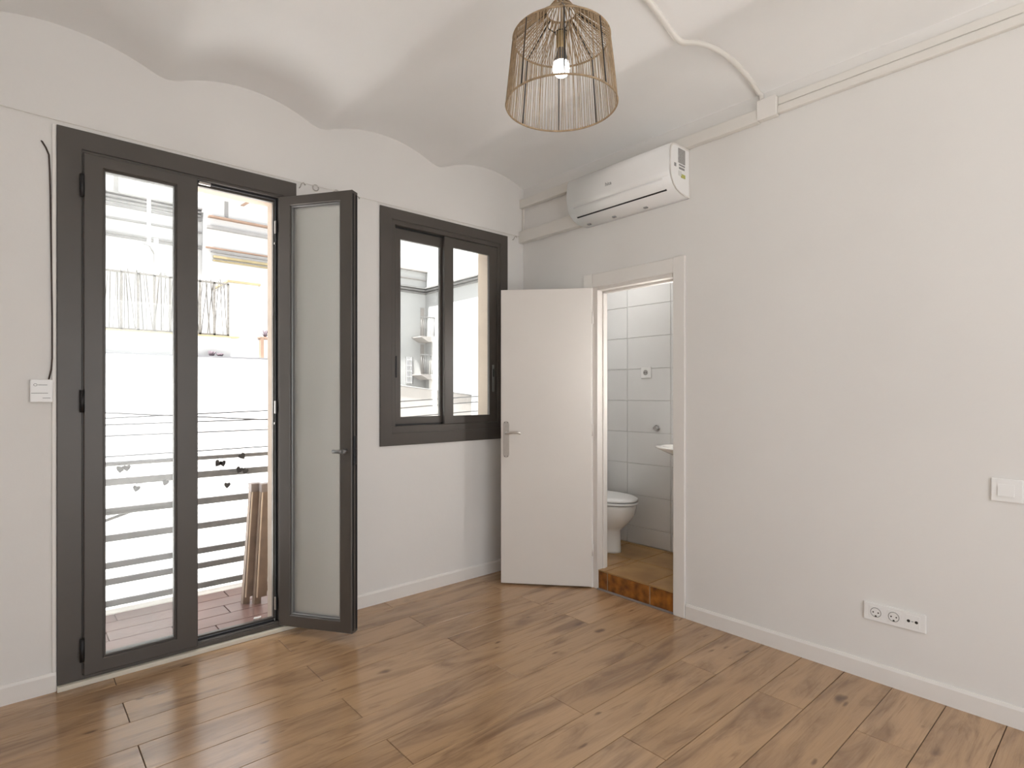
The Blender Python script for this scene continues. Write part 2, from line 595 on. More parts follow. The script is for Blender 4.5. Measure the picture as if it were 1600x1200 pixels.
def leaf_parts(par, W, z0, z1, fl_, gl, gls, side):
    """a glazed leaf in its own coordinates: x from 0 to W, room side at y=-0.027"""
    bm = B()
    ring(bm, 0, W, z0, z1, fl_[0], fl_[1], fl_[2], fl_[3], -0.027, 0.034, 0.004)
    obj('leaf_frame', bm, 'alu', par, True)
    bm = B()
    ring(bm, fl_[0] - 0.002, W - fl_[1] + 0.002, z0 + fl_[2] - 0.002, z1 - fl_[3] + 0.002, 0.010, 0.010, 0.010, 0.010, -0.018, 0.026, 0.003)
    obj('glazing_bead', bm, 'bead' if side else 'alu', par, True)
    bm = B()
    box(bm, fl_[0] + 0.004, W - fl_[1] - 0.004, 0.002, 0.006, z0 + fl_[2] + 0.004, z1 - fl_[3] - 0.004)
    obj('glass_pane', bm, gls, par, True)


# closed left leaf
lf = bpy.data.objects.new('closed_leaf', None)
C.objects.link(lf)
lf.parent = d1
lf.location = (-2.716 + 2.28, 0, 0)
leaf_parts(lf, 0.460, 0.040, 2.402, (0.074, 0.094, 0.064, 0.056), None, 'glassd', False)
for z in (2.25, 1.28, 0.16):
    bm = B()
    tube(bm, [(-0.006, -0.031, z - 0.05), (-0.006, -0.031, z + 0.05)], 0.0095, 10)
    box(bm, -0.013, 0.004, -0.031, -0.020, z - 0.048, z + 0.048, 0.002)
    obj('hinge', bm, 'blackm', lf, True)
bm = B()
box(bm, 0.4602, 0.4632, -0.012, 0.018, 0.05, 2.39)
obj('edge_gasket', bm, 'gasket', lf, True)

# open right leaf: hinged on the right, swung past ninety degrees into the room
ol = bpy.data.objects.new('open_leaf', None)
C.objects.link(ol)
ol.parent = d1
ol.location = (-1.840 + 2.28, -0.032, 0)
ang = math.atan2(-0.372, 0.245)
ol.rotation_euler = (0, 0, ang)
leaf_parts(ol, 0.447, 0.045, 2.392, (0.070, 0.072, 0.064, 0.052), None, 'glassg', True)
bm = B()
box(bm, 0.4472, 0.4500, -0.020, -0.010, 0.06, 2.375)
box(bm, 0.4472, 0.4500, 0.012, 0.024, 0.06, 2.375)
obj('edge_gasket', bm, 'gasket', ol, True)
bm = B()
box(bm, 0.447, 0.455, -0.016, 0.016, 0.94, 1.09, 0.002)
box(bm, 0.447, 0.460, -0.010, 0.004, 1.005, 1.025, 0.002)
box(bm, 0.447, 0.458, -0.010, 0.004, 0.965, 0.985, 0.002)
obj('lock_plate', bm, 'blackm', ol, True)
bm = B()
cyl(bm, (0.41, -0.027, 1.01), (0, -1, 0), 0.012, 0.035, 12)
tube(bm, [(0.41, -0.058, 1.01), (0.385, -0.062, 1.01), (0.355, -0.062, 1.01)], [0.011, 0.010, 0.009], 10)
obj('handle', bm, 'bead', ol, True)
for z in (2.22, 1.22, 0.14):
    bm = B()
    tube(bm, [(-0.008, 0.030, z - 0.05), (-0.008, 0.030, z + 0.05)], 0.009, 10)
    box(bm, -0.012, 0.003, 0.012, 0.031, z - 0.045, z + 0.045, 0.002)
    obj('hinge', bm, 'blackm', ol, True)
for z in (2.24, 1.24, 0.15):
    bm = B()
    box(bm, -1.866, -1.860, 0.004, 0.018, z - 0.035, z + 0.035, 0.001)
    cyl(bm, (-1.864, 0.012, z - 0.09), (-1, 0, 0), 0.006, 0.004, 8)
    obj('keeper_plate', bm, 'steel', d1)
bm = B()
box(bm, -2.245, -2.19, -0.004, 0.012, 2.385, 2.397, 0.002)
obj('latch', bm, 'steel', d1)

# ------------------------------------------------------------------ sliding window
w1 = empty('window_1', (-0.70, 0.0, 0.98), 'dark aluminium sliding window with two glazed sashes', 'window', kind='structure')
bm = B()
ring(bm, -1.229, -0.168, 0.983, 2.500, 0.082, 0.072, 0.080, 0.070, -0.013, 0.0, 0.002)
ring(bm, -1.20, -0.20, 1.01, 2.475, 0.082, 0.062, 0.098, 0.075, -0.006, 0.085, 0.003)
obj('outer_frame', bm, 'alu', w1)
bm = B()
box(bm, -1.118, -0.262, 0.028, 0.032, 1.108, 1.118)
box(bm, -1.118, -0.262, 0.028, 0.032, 2.392, 2.400)
obj('track_rail', bm, 'gasket', w1)


def sash(x0, x1, y0, y1, ww, label):
    s = bpy.data.objects.new('sash', None)
    C.objects.link(s)
    s.parent = w1
    s.location = ((x0 + x1) / 2 + 0.70, 0, 1.11 - 0.98)
    bm = B()
    ring(bm, x0, x1, 1.108, 2.398, ww[0], ww[1], ww[2], ww[3], y0, y1, 0.003)
    obj('sash_frame', bm, 'alu', s)
    bm = B()
    box(bm, x0 + ww[0] - 0.004, x1 - ww[1] + 0.004, (y0 + y1) / 2 - 0.002, (y0 + y1) / 2 + 0.002, 1.108 + ww[2] - 0.004, 2.398 - ww[3] + 0.004)
    obj('glass_pane', bm, 'glass', s)
    return s


s1 = sash(-1.118, -0.695, 0.034, 0.062, (0.062, 0.052, 0.055, 0.072), '')
s2 = sash(-0.735, -0.262, -0.002, 0.026, (0.076, 0.074, 0.055, 0.065), '')
bm = B()
box(bm, -1.098, -1.086, 0.028, 0.036, 1.42, 1.56, 0.002)
obj('pull_handle', bm, 'blackm', s1)
bm = B()
box(bm, -0.312, -0.292, -0.006, 0.0, 1.33, 1.53, 0.004)
pl = obj('pull_handle', bm, 'bead', s2)
bm = B()
box(bm, -0.307, -0.297, -0.0085, -0.004, 1.44, 1.50, 0.002)
obj('thumb_latch', bm, 'blackm', pl)

# ------------------------------------------------------------------ bathroom door
d2 = empty('door_2', (0.0, -1.03, 0.0), 'plain white bathroom door standing ajar on its white casing', 'door', kind='structure')
for nm, a in (('casing', (-0.018, 0.0, -1.410, -1.333, 0.0, 2.126)), ('casing', (-0.018, 0.0, -0.708, -0.631, 0.0, 2.126)), ('casing', (-0.016, 0.0, -1.333, -0.708, 2.035, 2.124))):
    bm = B()
    box(bm, *a, 0.003)
    obj(nm, bm, 'trim', d2)
bm = B()
box(bm, -0.006, 0.10, -0.745, -0.705, 0.0, 2.045, 0.002)
box(bm, -0.006, 0.10, -1.345, -1.325, 0.0, 2.045, 0.002)
box(bm, -0.006, 0.10, -1.325, -0.745, 2.012, 2.045, 0.002)
box(bm, 0.045, 0.075, -1.325, -0.745, 1.997, 2.012, 0.002)
box(bm, 0.045, 0.075, -0.757, -0.745, 0.13, 2.012, 0.002)
box(bm, 0.045, 0.075, -1.325, -1.313, 0.13, 2.012, 0.002)
obj('jamb_lining', bm, 'paint', d2)
bl = bpy.data.objects.new('door_leaf', None)
C.objects.link(bl)
bl.parent = d2
bl.location = (-0.030, -0.716 + 1.03, 0)
ba = math.atan2(0.470, -0.405)
bl.rotation_euler = (0, 0, ba)
# leaf local x: hinge to free edge; local +y is the side seen from the room (front)
bm = B()
box(bm, 0.0, 0.620, -0.036, 0.0, 0.012, 2.030, 0.002)
obj('leaf_panel', bm, 'paint', bl, True)
bm = B()
pr = []
for q in range(9):
    t = PI * q / 8
    pr.append((0.583 + 0.021 * math.cos(t), 1.107 + 0.021 * math.sin(t)))
for q in range(9):
    t = PI + PI * q / 8
    pr.append((0.583 + 0.021 * math.cos(t), 0.897 + 0.021 * math.sin(t)))
prism(bm, pr, 'y', 0.0, 0.006)
hp = obj('handle_plate', bm, 'steel', bl, True)
bm = B()
cyl(bm, (0.583, 0.004, 1.046), (0, 1, 0), 0.010, 0.040, 14)
tube(bm, [(0.583, 0.044, 1.046), (0.565, 0.050, 1.047), (0.53, 0.050, 1.053), (0.50, 0.049, 1.052), (0.478, 0.047, 1.044)], [0.0095, 0.0095, 0.0085, 0.008, 0.007], 10)
obj('lever', bm, 'steel', hp, True)
for z in (1.118, 0.886):
    for dx in (-0.010, 0.010):
        bm = B()
        cyl(bm, (0.583 + dx, 0.006, z), (0, 1, 0), 0.003, 0.002, 8)
        obj('screw', bm, 'blackm', hp, True)
for z in (1.83, 1.07, 0.26):
    bm = B()
    tube(bm, [(-0.006, -0.004, z - 0.04), (-0.006, -0.004, z + 0.04)], 0.007, 10)
    box(bm, -0.012, 0.004, -0.006, 0.001, z - 0.038, z + 0.038)
    obj('hinge', bm, 'paint', bl, True)

# ------------------------------------------------------------------ bathroom
BX, BZ = 0.743, 0.13
bm = B()
box(bm, BX + 0.008, BX + 0.15, -1.9, 0.0, -0.1, 2.5)
wba = struct('wall_bathroom', bm, 'grout', 'white tiled bathroom wall seen through the open doorway', 'wall')
zr = [BZ + 0.002] + [0.267 + 0.2490 * k for k in range(9)]
for a, c in zip(zr, zr[1:]):
    yy = -0.429 + 0.4 * 1
    e = [0.0, -0.029, -0.429, -0.829, -1.229, -1.4]
    for y1, y0 in zip(e, e[1:]):
        bm = B()
        box(bm, BX, BX + 0.009, y0 + 0.0016, y1 - 0.0016, a + 0.0016, c - 0.0016, 0.0015)
        obj('tile', bm, 'wtile', wba)
bm = B()
box(bm, 0.101, BX + 0.02, -1.5, -1.40, -0.1, 2.5)
struct('wall_bathroom_side', bm, 'wtile', 'white bathroom side wall carrying the wash basin', 'wall')
bm = B()
box(bm, 0.1, BX + 0.1, -1.5, 0.0, 2.42, 2.5)
struct('ceiling_bathroom', bm, 'ceil', 'white flat bathroom ceiling above the toilet', 'ceiling')
bm = B()
box(bm, 0.006, BX + 0.02, -1.40, 0.0, -0.1, BZ - 0.004)
bf = struct('floor_bathroom', bm, 'fgrout', 'raised ochre tiled bathroom floor with marbled step', 'floor')
xe = [0.0, 0.362, 0.695, BX]
ye = [0.0, -0.135, -0.470, -0.803, -1.138, -1.40]
for a, c in zip(xe, xe[1:]):
    for y1, y0 in zip(ye, ye[1:]):
        if a == 0.0:
            y0c, y1c = max(y0, -1.325), min(y1, -0.745)
            if y1c - y0c > 0.02:
                bm = B()
                box(bm, 0.0, c - 0.003, y0c + 0.003, y1c - 0.003, BZ - 0.006, BZ, 0.001)
                obj('tile', bm, 'ftile', bf)
            if y1 > -0.745:
                bm = B()
                box(bm, 0.1, c - 0.003, max(y0, -0.745) + 0.003, y1 - 0.003, BZ - 0.006, BZ, 0.001)
                obj('tile', bm, 'ftile', bf)
            continue
        bm = B()
        box(bm, a + 0.003, c - 0.003, y0 + 0.003, y1 - 0.003, BZ - 0.006, BZ, 0.001)
        obj('tile', bm, 'ftile', bf)
re_ = [-0.745, -0.822, -1.155, -1.325]
for y1, y0 in zip(re_, re_[1:]):
    bm = B()
    box(bm, 0.002, 0.013, y0 + 0.004, y1 - 0.004, 0.008, BZ - 0.010, 0.0015)
    obj('riser_tile', bm, 'rtile', bf)
bm = B()
box(bm, -0.016, 0.004, -1.330, -0.745, 0.0, 0.008, 0.002)
struct('trim_3', bm, 'tcap', 'thin grey strip at the foot of the bathroom step', 'trim')

w2 = empty('added_window', (0.44, 0.08, 1.45), 'unseen small bathroom window added above the toilet for light', 'window', kind='structure')  # unseen window added to bring daylight into the bathroom
bm = B()
ring(bm, 0.20, 0.68, 1.45, 2.15, 0.05, 0.05, 0.05, 0.05, 0.06, 0.10, 0.002)
obj('frame', bm, 'trim', w2)
bm = B()
box(bm, 0.245, 0.635, 0.078, 0.082, 1.495, 2.105)
obj('glass_pane', bm, 'glass', w2)

# toilet: faces -y, cistern at the +y end
tx = 0.432
t = empty('toilet', (tx, -0.40, BZ), 'white ceramic toilet with closed lid in the bathroom', 'toilet')


def egg(bm, levels, n=32):
    """stack of egg-shaped rings: (z, yfront, yback, halfwidth)"""
    rs = []
    for z, yf, yb, hw in levels:
        cy = yb + (yf - yb) * 0.45
        r = []
        for q in range(n):
            a = 2 * PI * q / n
            s, c_ = math.sin(a), math.cos(a)
            y = cy + (abs(yf - cy) * -c_ if c_ > 0 else abs(yb - cy) * -c_)
            r.append(bm.verts.new((tx + hw * s, y, z)))
        rs.append(r)
    for a, c in zip(rs, rs[1:]):
        for q in range(n):
            f = bm.faces.new((a[q], a[(q + 1) % n], c[(q + 1) % n], c[q]))
            f.smooth = True
    bm.faces.new(rs[0][::-1])
    bm.faces.new(rs[-1])


bm = B()
egg(bm, [(BZ, -0.595, -0.20, 0.110), (BZ + 0.02, -0.592, -0.20, 0.107), (BZ + 0.10, -0.588, -0.20, 0.102), (BZ + 0.165, -0.590, -0.20, 0.104), (BZ + 0.19, -0.615, -0.20, 0.122), (BZ + 0.235, -0.665, -0.20, 0.150), (BZ + 0.29, -0.705, -0.19, 0.170), (BZ + 0.345, -0.720, -0.18, 0.178), (BZ + 0.365, -0.720, -0.18, 0.178)])
obj('bowl', bm, 'ceramic', t)
bm = B()
egg(bm, [(BZ + 0.371, -0.728, -0.20, 0.182), (BZ + 0.374, -0.734, -0.195, 0.187), (BZ + 0.386, -0.734, -0.195, 0.187), (BZ + 0.388, -0.730, -0.20, 0.183)])
obj('seat', bm, 'plastic', t)
bm = B()
egg(bm, [(BZ + 0.394, -0.726, -0.20, 0.180), (BZ + 0.398, -0.731, -0.20, 0.185), (BZ + 0.408, -0.731, -0.20, 0.185), (BZ + 0.416, -0.715, -0.21, 0.170), (BZ + 0.420, -0.66, -0.24, 0.13)])
obj('lid', bm, 'plastic', t)
bm = B()
egg(bm, [(BZ + 0.363, -0.715, -0.205, 0.174), (BZ + 0.3965, -0.715, -0.205, 0.174)])  # dark core that paints the shade in the lid and seat gaps
obj('gap_shade', bm, 'greyprint', t)
bm = B()
box(bm, tx - 0.19, tx + 0.19, -0.195, -0.012, BZ + 0.37, BZ + 0.74, 0.02, 3)
box(bm, tx - 0.10, tx + 0.10, -0.25, -0.012, BZ, BZ + 0.37, 0.02, 2)
obj('cistern', bm, 'ceramic', t)

# wash basin on the side wall
bsn = empty('wash_basin', (0.40, -1.40, 0.80), 'white ceramic wash basin just showing beside the door jamb', 'basin')
bm = B()
n = 28
lev = [(0.965, 1.0), (0.955, 1.0), (0.925, 0.82), (0.895, 0.62), (0.865, 0.42), (0.845, 0.2)]
rs = []
for z, s in lev:
    r = []
    for q in range(n + 1):
        a = PI * q / n
        r.append(bm.verts.new((0.40 + 0.25 * s * math.cos(a), -1.40 + 0.43 * s * abs(math.sin(a)) ** 0.75, z)))
    rs.append(r)
for a, c in zip(rs, rs[1:]):
    for q in range(n):
        f = bm.faces.new((a[q], a[q + 1], c[q + 1], c[q]))
        f.smooth = True
inner = [bm.verts.new((0.40 + 0.21 * math.cos(PI * q / n), -1.385 + 0.36 * abs(math.sin(PI * q / n)) ** 0.75, 0.965)) for q in range(n + 1)]
deep = [bm.verts.new((0.40 + 0.10 * math.cos(PI * q / n), -1.33 + 0.18 * abs(math.sin(PI * q / n)) ** 0.75, 0.90)) for q in range(n + 1)]
for q in range(n):
    bm.faces.new((rs[0][q + 1], rs[0][q], inner[q], inner[q + 1])).smooth = True
    bm.faces.new((inner[q + 1], inner[q], deep[q], deep[q + 1])).smooth = True
bm.faces.new(deep)
bm.faces.new(rs[-1])
obj('bowl', bm, 'ceramic', bsn)
bm = B()
box(bm, 0.19, 0.61, -1.40, -1.33, 0.955, 1.0, 0.008, 2)
obj('splash_ledge', bm, 'ceramic', bsn)
# mirror cabinet
mc = empty('mirror_cabinet', (0.30, -1.40, 1.33), 'slim white mirror cabinet edge high beside the door jamb', 'cabinet')
bm = B()
box(bm, 0.20, 0.62, -1.40, -1.205, 1.33, 1.93, 0.003)
obj('cabinet_body', bm, 'plastic', mc)
bm = B()
box(bm, 0.205, 0.615, -1.205, -1.190, 1.333, 1.927, 0.002)
obj('mirror_door', bm, 'chrome', mc)
# socket on the tiles
so = empty('bathroom_socket', (BX, -0.612, 1.437), 'single white socket on the bathroom wall tiles', 'socket')
bm = B()
box(bm, BX - 0.011, BX, -0.658, -0.566, 1.437, 1.525, 0.003)
obj('plate', bm, 'plastic', so)
bm = B()
cyl(bm, (BX - 0.011, -0.612, 1.481), (-1, 0, 0), 0.021, 0.002, 20)
obj('well', bm, 'label', so)
for dy in (-0.009, 0.009):
    bm = B()
    cyl(bm, (BX - 0.013, -0.612 + dy, 1.481), (-1, 0, 0), 0.004, 0.001, 8)
    obj('pin_hole', bm, 'bladark', so)
bm = B()
cyl(bm, (BX, -0.711, 1.052), (-1, 0, 0), 0.026, 0.006, 20)
cyl(bm, (BX - 0.006, -0.711, 1.052), (-1, 0, 0), 0.017, 0.024, 18)
box(bm, BX - 0.036, BX - 0.028, -0.700, -0.690, 1.046, 1.058, 0.002)
tag(obj('stop_valve', bm, 'chrome'), 'round chrome stop valve on the bathroom wall tiles', 'valve')
# unseen bathroom lamps added to brighten the tiled wall
bm = B()
lathe(bm, [(0.19, 2.375), (0.20, 2.39), (0.20, 2.42)], 0.33, -0.55, 24)
M['fill_tube'] = emis('fill_tube_glow', (1.0, 0.975, 0.95), 24.0)
M['fill_disc'] = emis('fill_disc_glow', (1.0, 0.97, 0.94), 4.0)
tag(obj('added_ceiling_lamp', bm, 'fill_disc'), 'unseen round lamp added on the bathroom ceiling for light', 'lamp')

ml = empty('fill_tube_lamp', (0.16, -1.36, 1.15), 'unseen slim tube lamp added to even out the bathroom light', 'lamp')  # unseen lamp added to lift the lower tiles
bm = B()
tube(bm, [(0.16, -1.345, 1.17), (0.16, -1.345, 1.87)], 0.022, 12)
obj('lit_tube', bm, 'fill_tube', ml)
bm = B()
box(bm, 0.14, 0.18, -1.399, -1.366, 1.15, 1.89, 0.003)
obj('lamp_base', bm, 'plastic', ml)

# ================================================================== WALL FITTINGS
# air conditioner
ac = empty('air_conditioner', (0.0, -1.035, 2.45), 'white split air conditioner mounted above the bathroom door', 'air conditioner')
pf = [(0.0, 2.735), (-0.150, 2.735), (-0.178, 2.728), (-0.195, 2.712), (-0.203, 2.680), (-0.206, 2.620), (-0.203, 2.570), (-0.193, 2.530), (-0.172, 2.497), (-0.140, 2.473), (-0.095, 2.458), (-0.04, 2.452), (0.0, 2.452)]
bm = B()
prism(bm, pf, 'y', -1.432, -0.645, True)
bmesh.ops.bevel(bm, geom=[e for e in bm.edges if abs(e.verts[0].co.y - e.verts[1].co.y) < 1e-5 and len(e.link_faces) == 2 and any(len(f.verts) > 6 for f in e.link_faces)], offset=0.006, segments=2, affect='EDGES')
body = obj('body', bm, 'plastic', ac)
# front panel: thin shell over the upper front
bm = B()
fr = [(-0.100, 2.7365), (-0.150, 2.7375), (-0.180, 2.7305), (-0.1975, 2.714), (-0.2060, 2.680), (-0.2090, 2.620), (-0.2060, 2.570), (-0.1985, 2.545)]
bk = [(x + 0.004, z - 0.002) for x, z in fr][::-1]
prism(bm, fr + bk, 'y', -1.424, -0.653, True)
obj('front_panel', bm, 'plastic', ac)
bm = B()
fr = [(-0.1965, 2.538), (-0.1905, 2.522), (-0.1765, 2.499), (-0.160, 2.4835)]
bk = [(x + 0.006, z + 0.001) for x, z in fr][::-1]
prism(bm, fr + bk, 'y', -1.375, -0.700, True)
obj('air_flap', bm, 'plastic', ac)
bm = B()
prism(bm, [(-0.1600, 2.4850), (-0.1505, 2.4775), (-0.146, 2.482), (-0.152, 2.490)], 'y', -1.378, -0.697)
obj('outlet_slot', bm, 'gasket', ac)
bm = B()
rim = [(x * 0.985 - 0.001, 2.595 + (z - 2.595) * 0.985) for x, z in pf]
inn = [(x * 0.93 - 0.005, 2.595 + (z - 2.595) * 0.93) for x, z in pf]
A = [bm.verts.new((x, -1.4345, z)) for x, z in rim]
D = [bm.verts.new((x, -1.4345, z)) for x, z in inn]
A2 = [bm.verts.new((x, -1.430, z)) for x, z in rim]
D2 = [bm.verts.new((x, -1.430, z)) for x, z in inn]
for k in range(len(rim)):
    j = (k + 1) % len(rim)
    bm.faces.new((A[k], A[j], D[j], D[k]))
    bm.faces.new((A[k], A2[k], A2[j], A[j]))
    bm.faces.new((D[k], D[j], D2[j], D2[k]))
obj('end_rim', bm, 'duct', ac)
for nm, m_, x0, x1, z0, z1 in (('rating_label', 'label', -0.120, -0.050, 2.632, 2.715), ('warning_label', 'greyprint', -0.112, -0.052, 2.617, 2.625), ('warning_label', 'greyprint', -0.112, -0.056, 2.598, 2.609), ('warning_label', 'greyprint', -0.160, -0.142, 2.603, 2.622), ('energy_label', 'labelw', -0.118, -0.085, 2.560, 2.587), ('energy_label', 'labelg', -0.092, -0.048, 2.553, 2.574)):
    bm = B()
    box(bm, x0, x1, -1.4338, -1.431, z0, z1)
    obj(nm, bm, m_, ac)
for y in (-0.72, -0.93, -1.17):
    bm = B()
    box(bm, -0.070, -0.050, y - 0.012, y + 0.012, 2.448, 2.455, 0.001)
    obj('bottom_clip', bm, 'greyprint', ac)


def text(body_, size, loc, rot, m, parent, name='lettering', ext=0.0004):
    cu = bpy.data.curves.new(name, 'FONT')
    cu.body = body_
    cu.size = size
    cu.align_x = 'CENTER'
    cu.extrude = ext
    tmp = bpy.data.objects.new(name + '_tmp', cu)
    C.objects.link(tmp)
    dg = bpy.context.evaluated_depsgraph_get()
    me = bpy.data.meshes.new_from_object(tmp.evaluated_get(dg))
    bpy.data.objects.remove(tmp)
    o = bpy.data.objects.new(name, me)
    me.materials.clear()
    me.materials.append(M[m])
    C.objects.link(o)
    o.parent = parent
    o.location = Vector(loc) - wpos(parent)
    o.rotation_euler = rot
    return o


text('hisa', 0.032, (-0.2092, -1.00, 2.600), (PI / 2, 0, -PI / 2), 'greyprint', ac)

# cable ducts along the top of the right wall
for nm, a, lab in (('cable_duct', (-0.040, 0, -1.85, -0.001, 2.738, 2.804), 'white cable duct running above the air conditioner'),
                   ('cable_duct', (-0.020, 0, YR, -1.948, 2.795, 2.835), 'upper white cable duct right of the junction box'),
                   ('cable_duct', (-0.026, 0, YR, -1.948, 2.750, 2.790), 'lower white cable duct right of the junction box'),
                   ('cable_duct', (-0.05, 0, -0.643, -0.001, 2.470, 2.556), 'wide white pipe duct between the corner and the air conditioner'),
                   ('cable_duct', (-0.014, 0, -0.022, -0.001, 2.556, 2.738), 'short vertical white duct in the room corner')):
    bm = B()
    box(bm, *a, 0.003)
    tag(obj(nm, bm, 'duct'), lab, 'cable duct')
jb = empty('junction_box', (0.0, -1.899, 2.74), 'square white junction box on the wall duct', 'junction box')
bm = B()
box(bm, -0.040, 0.0, -1.947, -1.851, 2.742, 2.842, 0.003)
obj('box_base', bm, 'duct', jb)
bm = B()
box(bm, -0.045, -0.040, -1.949, -1.849, 2.740, 2.844, 0.002)
obj('cover', bm, 'trim', jb)
# conduit over the vault to the pendant lamp
bm = B()
LX, LY = -1.525, -1.85
pts = []
x = LX
while x < -0.012:
    pts.append((x, LY, zcs(x) - 0.009))
    x += 0.025
pts.append((-0.012, LY - 0.01, zcs(-0.02) - 0.02))
pts.append((-0.012, LY - 0.01, 2.845))
tube(bm, pts, 0.0125, 8)
tag(obj('ceiling_conduit', bm, 'duct'), 'white conduit bending over the vaulted ceiling to the lamp', 'conduit')

# switch and socket plates on the right wall
sw = empty('light_switch', (0.0, -2.835, 0.884), 'square white light switch at the right edge', 'switch')
bm = B()
box(bm, -0.011, 0.0, -2.884, -2.787, 0.884, 0.976, 0.004, 2)
obj('plate', bm, 'plastic', sw)
bm = B()
prism(bm, [(-0.010, 0.907), (-0.018, 0.907), (-0.013, 0.954), (-0.010, 0.954)], 'y', -2.858, -2.808)
obj('rocker', bm, 'plastic', sw)
sk = empty('triple_socket', (0.0, -2.452, 0.276), 'white triple wall plate with two sockets and antenna outlet', 'socket')
bm = B()
box(bm, -0.011, 0.0, -2.572, -2.334, 0.276, 0.358, 0.004, 2)
obj('plate', bm, 'plastic', sk)
for cy in (-2.383, -2.453, -2.523):
    bm = B()
    box(bm, -0.0125, -0.010, cy - 0.027, cy + 0.027, 0.290, 0.344, 0.001)
    ins = obj('insert', bm, 'plastic', sk)
    if cy > -2.5:
        bm = B()
        lathe_pts = [(-0.0128, cy + 0.0205 * math.cos(2 * PI * q / 24), 0.317 + 0.0205 * math.sin(2 * PI * q / 24)) for q in range(24)]
        tube(bm, lathe_pts, 0.0014, 6, True)
        obj('socket_rim', bm, 'greyprint', ins)
        for dy, dz, r in ((-0.010, 0.0, 0.0032), (0.010, 0.0, 0.0032), (0.0, -0.0165, 0.0042)):
            bm = B()
            cyl(bm, (-0.0122, cy + dy, 0.317 + dz), (-1, 0, 0), r, 0.001, 10)
            obj('pin_hole', bm, 'bladark', ins)
    else:
        for dy in (-0.0145, 0.0145):
            bm = B()
            cyl(bm, (-0.0122, cy + dy, 0.317), (-1, 0, 0), 0.0062, 0.0012, 14)
            obj('antenna_hole', bm, 'bladark', ins)
        bm = B()
        box(bm, -0.0135, -0.012, cy - 0.004, cy + 0.004, 0.3155, 0.3185)
        obj('print_mark', bm, 'greyprint', ins)

# optical terminal box and cable beside the balcony door
rb = empty('terminal_box', (-2.86, 0.0, 1.275), 'small white optical terminal box beside the balcony door', 'terminal box')
bm = B()
box(bm, -2.900, -2.822, -0.026, 0.0, 1.276, 1.376, 0.004, 2)
obj('housing', bm, 'plastic', rb)
bm = B()
tube(bm, [(-2.882 + 0.006 * math.cos(2 * PI * q / 14), -0.0265, 1.352 + 0.005 * math.sin(2 * PI * q / 14)) for q in range(14)], 0.0009, 5, True)
obj('logo_ring', bm, 'greyprint', rb)
for x0, x1, z in ((-2.873, -2.842, 1.352), (-2.896, -2.840, 1.316), (-2.858, -2.832, 1.295)):
    bm = B()
    box(bm, x0, x1, -0.0268, -0.025, z - 0.0012, z + 0.0012)
    obj('printed_line', bm, 'greyprint', rb)
bm = B()
tube(bm, [(-2.862, 0.004, 2.420), (-2.859, -0.006, 2.414), (-2.846, -0.007, 2.390), (-2.836, -0.007, 2.362), (-2.833, -0.007, 2.29), (-2.831, -0.007, 2.19), (-2.829, -0.007, 2.0), (-2.827, -0.007, 1.83), (-2.825, -0.007, 1.65), (-2.825, -0.007, 1.47), (-2.828, -0.008, 1.42), (-2.838, -0.010, 1.37)], 0.0034, 6)
tag(obj('wall_cable', bm, 'cable'), 'thin dark cable running up the wall from the terminal box', 'cable')

# curtain wire with hooks and rings over the window wall
cw = empty('curtain_wire', (-1.5, 0.0, 2.50), 'thin pale curtain wire stretched above the door and window', 'curtain wire')
bm = B()
tube(bm, [(-3.3, -0.014, 2.529), (-2.9, -0.014, 2.522), (-2.2, -0.014, 2.516), (-1.6, -0.014, 2.516), (-0.9, -0.014, 2.516), (-0.02, -0.014, 2.519)], 0.0022, 5)
obj('wire', bm, 'duct', cw)
for x in (-1.726, -1.392, -0.10):
    bm = B()
    tube(bm, [(x - 0.008, 0.0, 2.486), (x - 0.006, -0.012, 2.490), (x, -0.016, 2.508), (x + 0.010, -0.016, 2.517), (x + 0.022, -0.014, 2.506)], 0.0032, 6)
    obj('hook', bm, 'steel', cw)
for x in (-1.643, -1.516):
    bm = B()
    tube(bm, [(x + 0.017 * math.cos(2 * PI * q / 20), -0.012, 2.506 + 0.017 * math.sin(2 * PI * q / 20)) for q in range(20)], 0.003, 6, True)
    obj('ring', bm, 'steel', cw)

# ------------------------------------------------------------------ pendant lamp
lp = empty('pendant_lamp', (LX, LY, 2.32), 'jute string pendant lamp with lit bulb hanging from ceiling', 'lamp')
RB, RT, RS = 0.193, 0.168, 0.052
ZB, ZS, ZTOP, ZA = 2.318, 2.548, 2.640, 2.700


def circ(r, z, n=64):
    return [(LX + r * math.cos(2 * PI * q / n), LY + r * math.sin(2 * PI * q / n), z) for q in range(n)]


for nm, r, z, m_ in (('bottom_ring', RB, ZB, 'jute'), ('shoulder_ring', RT, ZS, 'jute'), ('collar_ring', RS, ZTOP, 'jute')):
    bm = B()
    tube(bm, circ(r, z), 0.0033, 6, True)
    obj(nm, bm, m_, lp)
bm = B()
NS = 132
for q in range(NS):
    a = 2 * PI * (q + random.uniform(-0.28, 0.28)) / NS
    b = a + random.uniform(-0.02, 0.02)
    r = random.uniform(0.0012, 0.0019)
    p = lambda rr, an, z: (LX + rr * math.cos(an), LY + rr * math.sin(an), z)
    mid = random.uniform(-0.012, 0.012)
    tube(bm, [p(RB, a, ZB), p((RB + RT) / 2 + 0.001, (a + b) / 2 + mid, (ZB + ZS) / 2), p(RT, b, ZS)], r, 4, caps=False)
    tw = random.choice((0.14, -0.14, 0.0))
    tube(bm, [p(RT, b, ZS), p(RS, b + tw, ZTOP)], r, 4, caps=False)
o = obj('string_weave', bm, 'jute', lp)
o['kind'] = 'stuff'
bm = B()
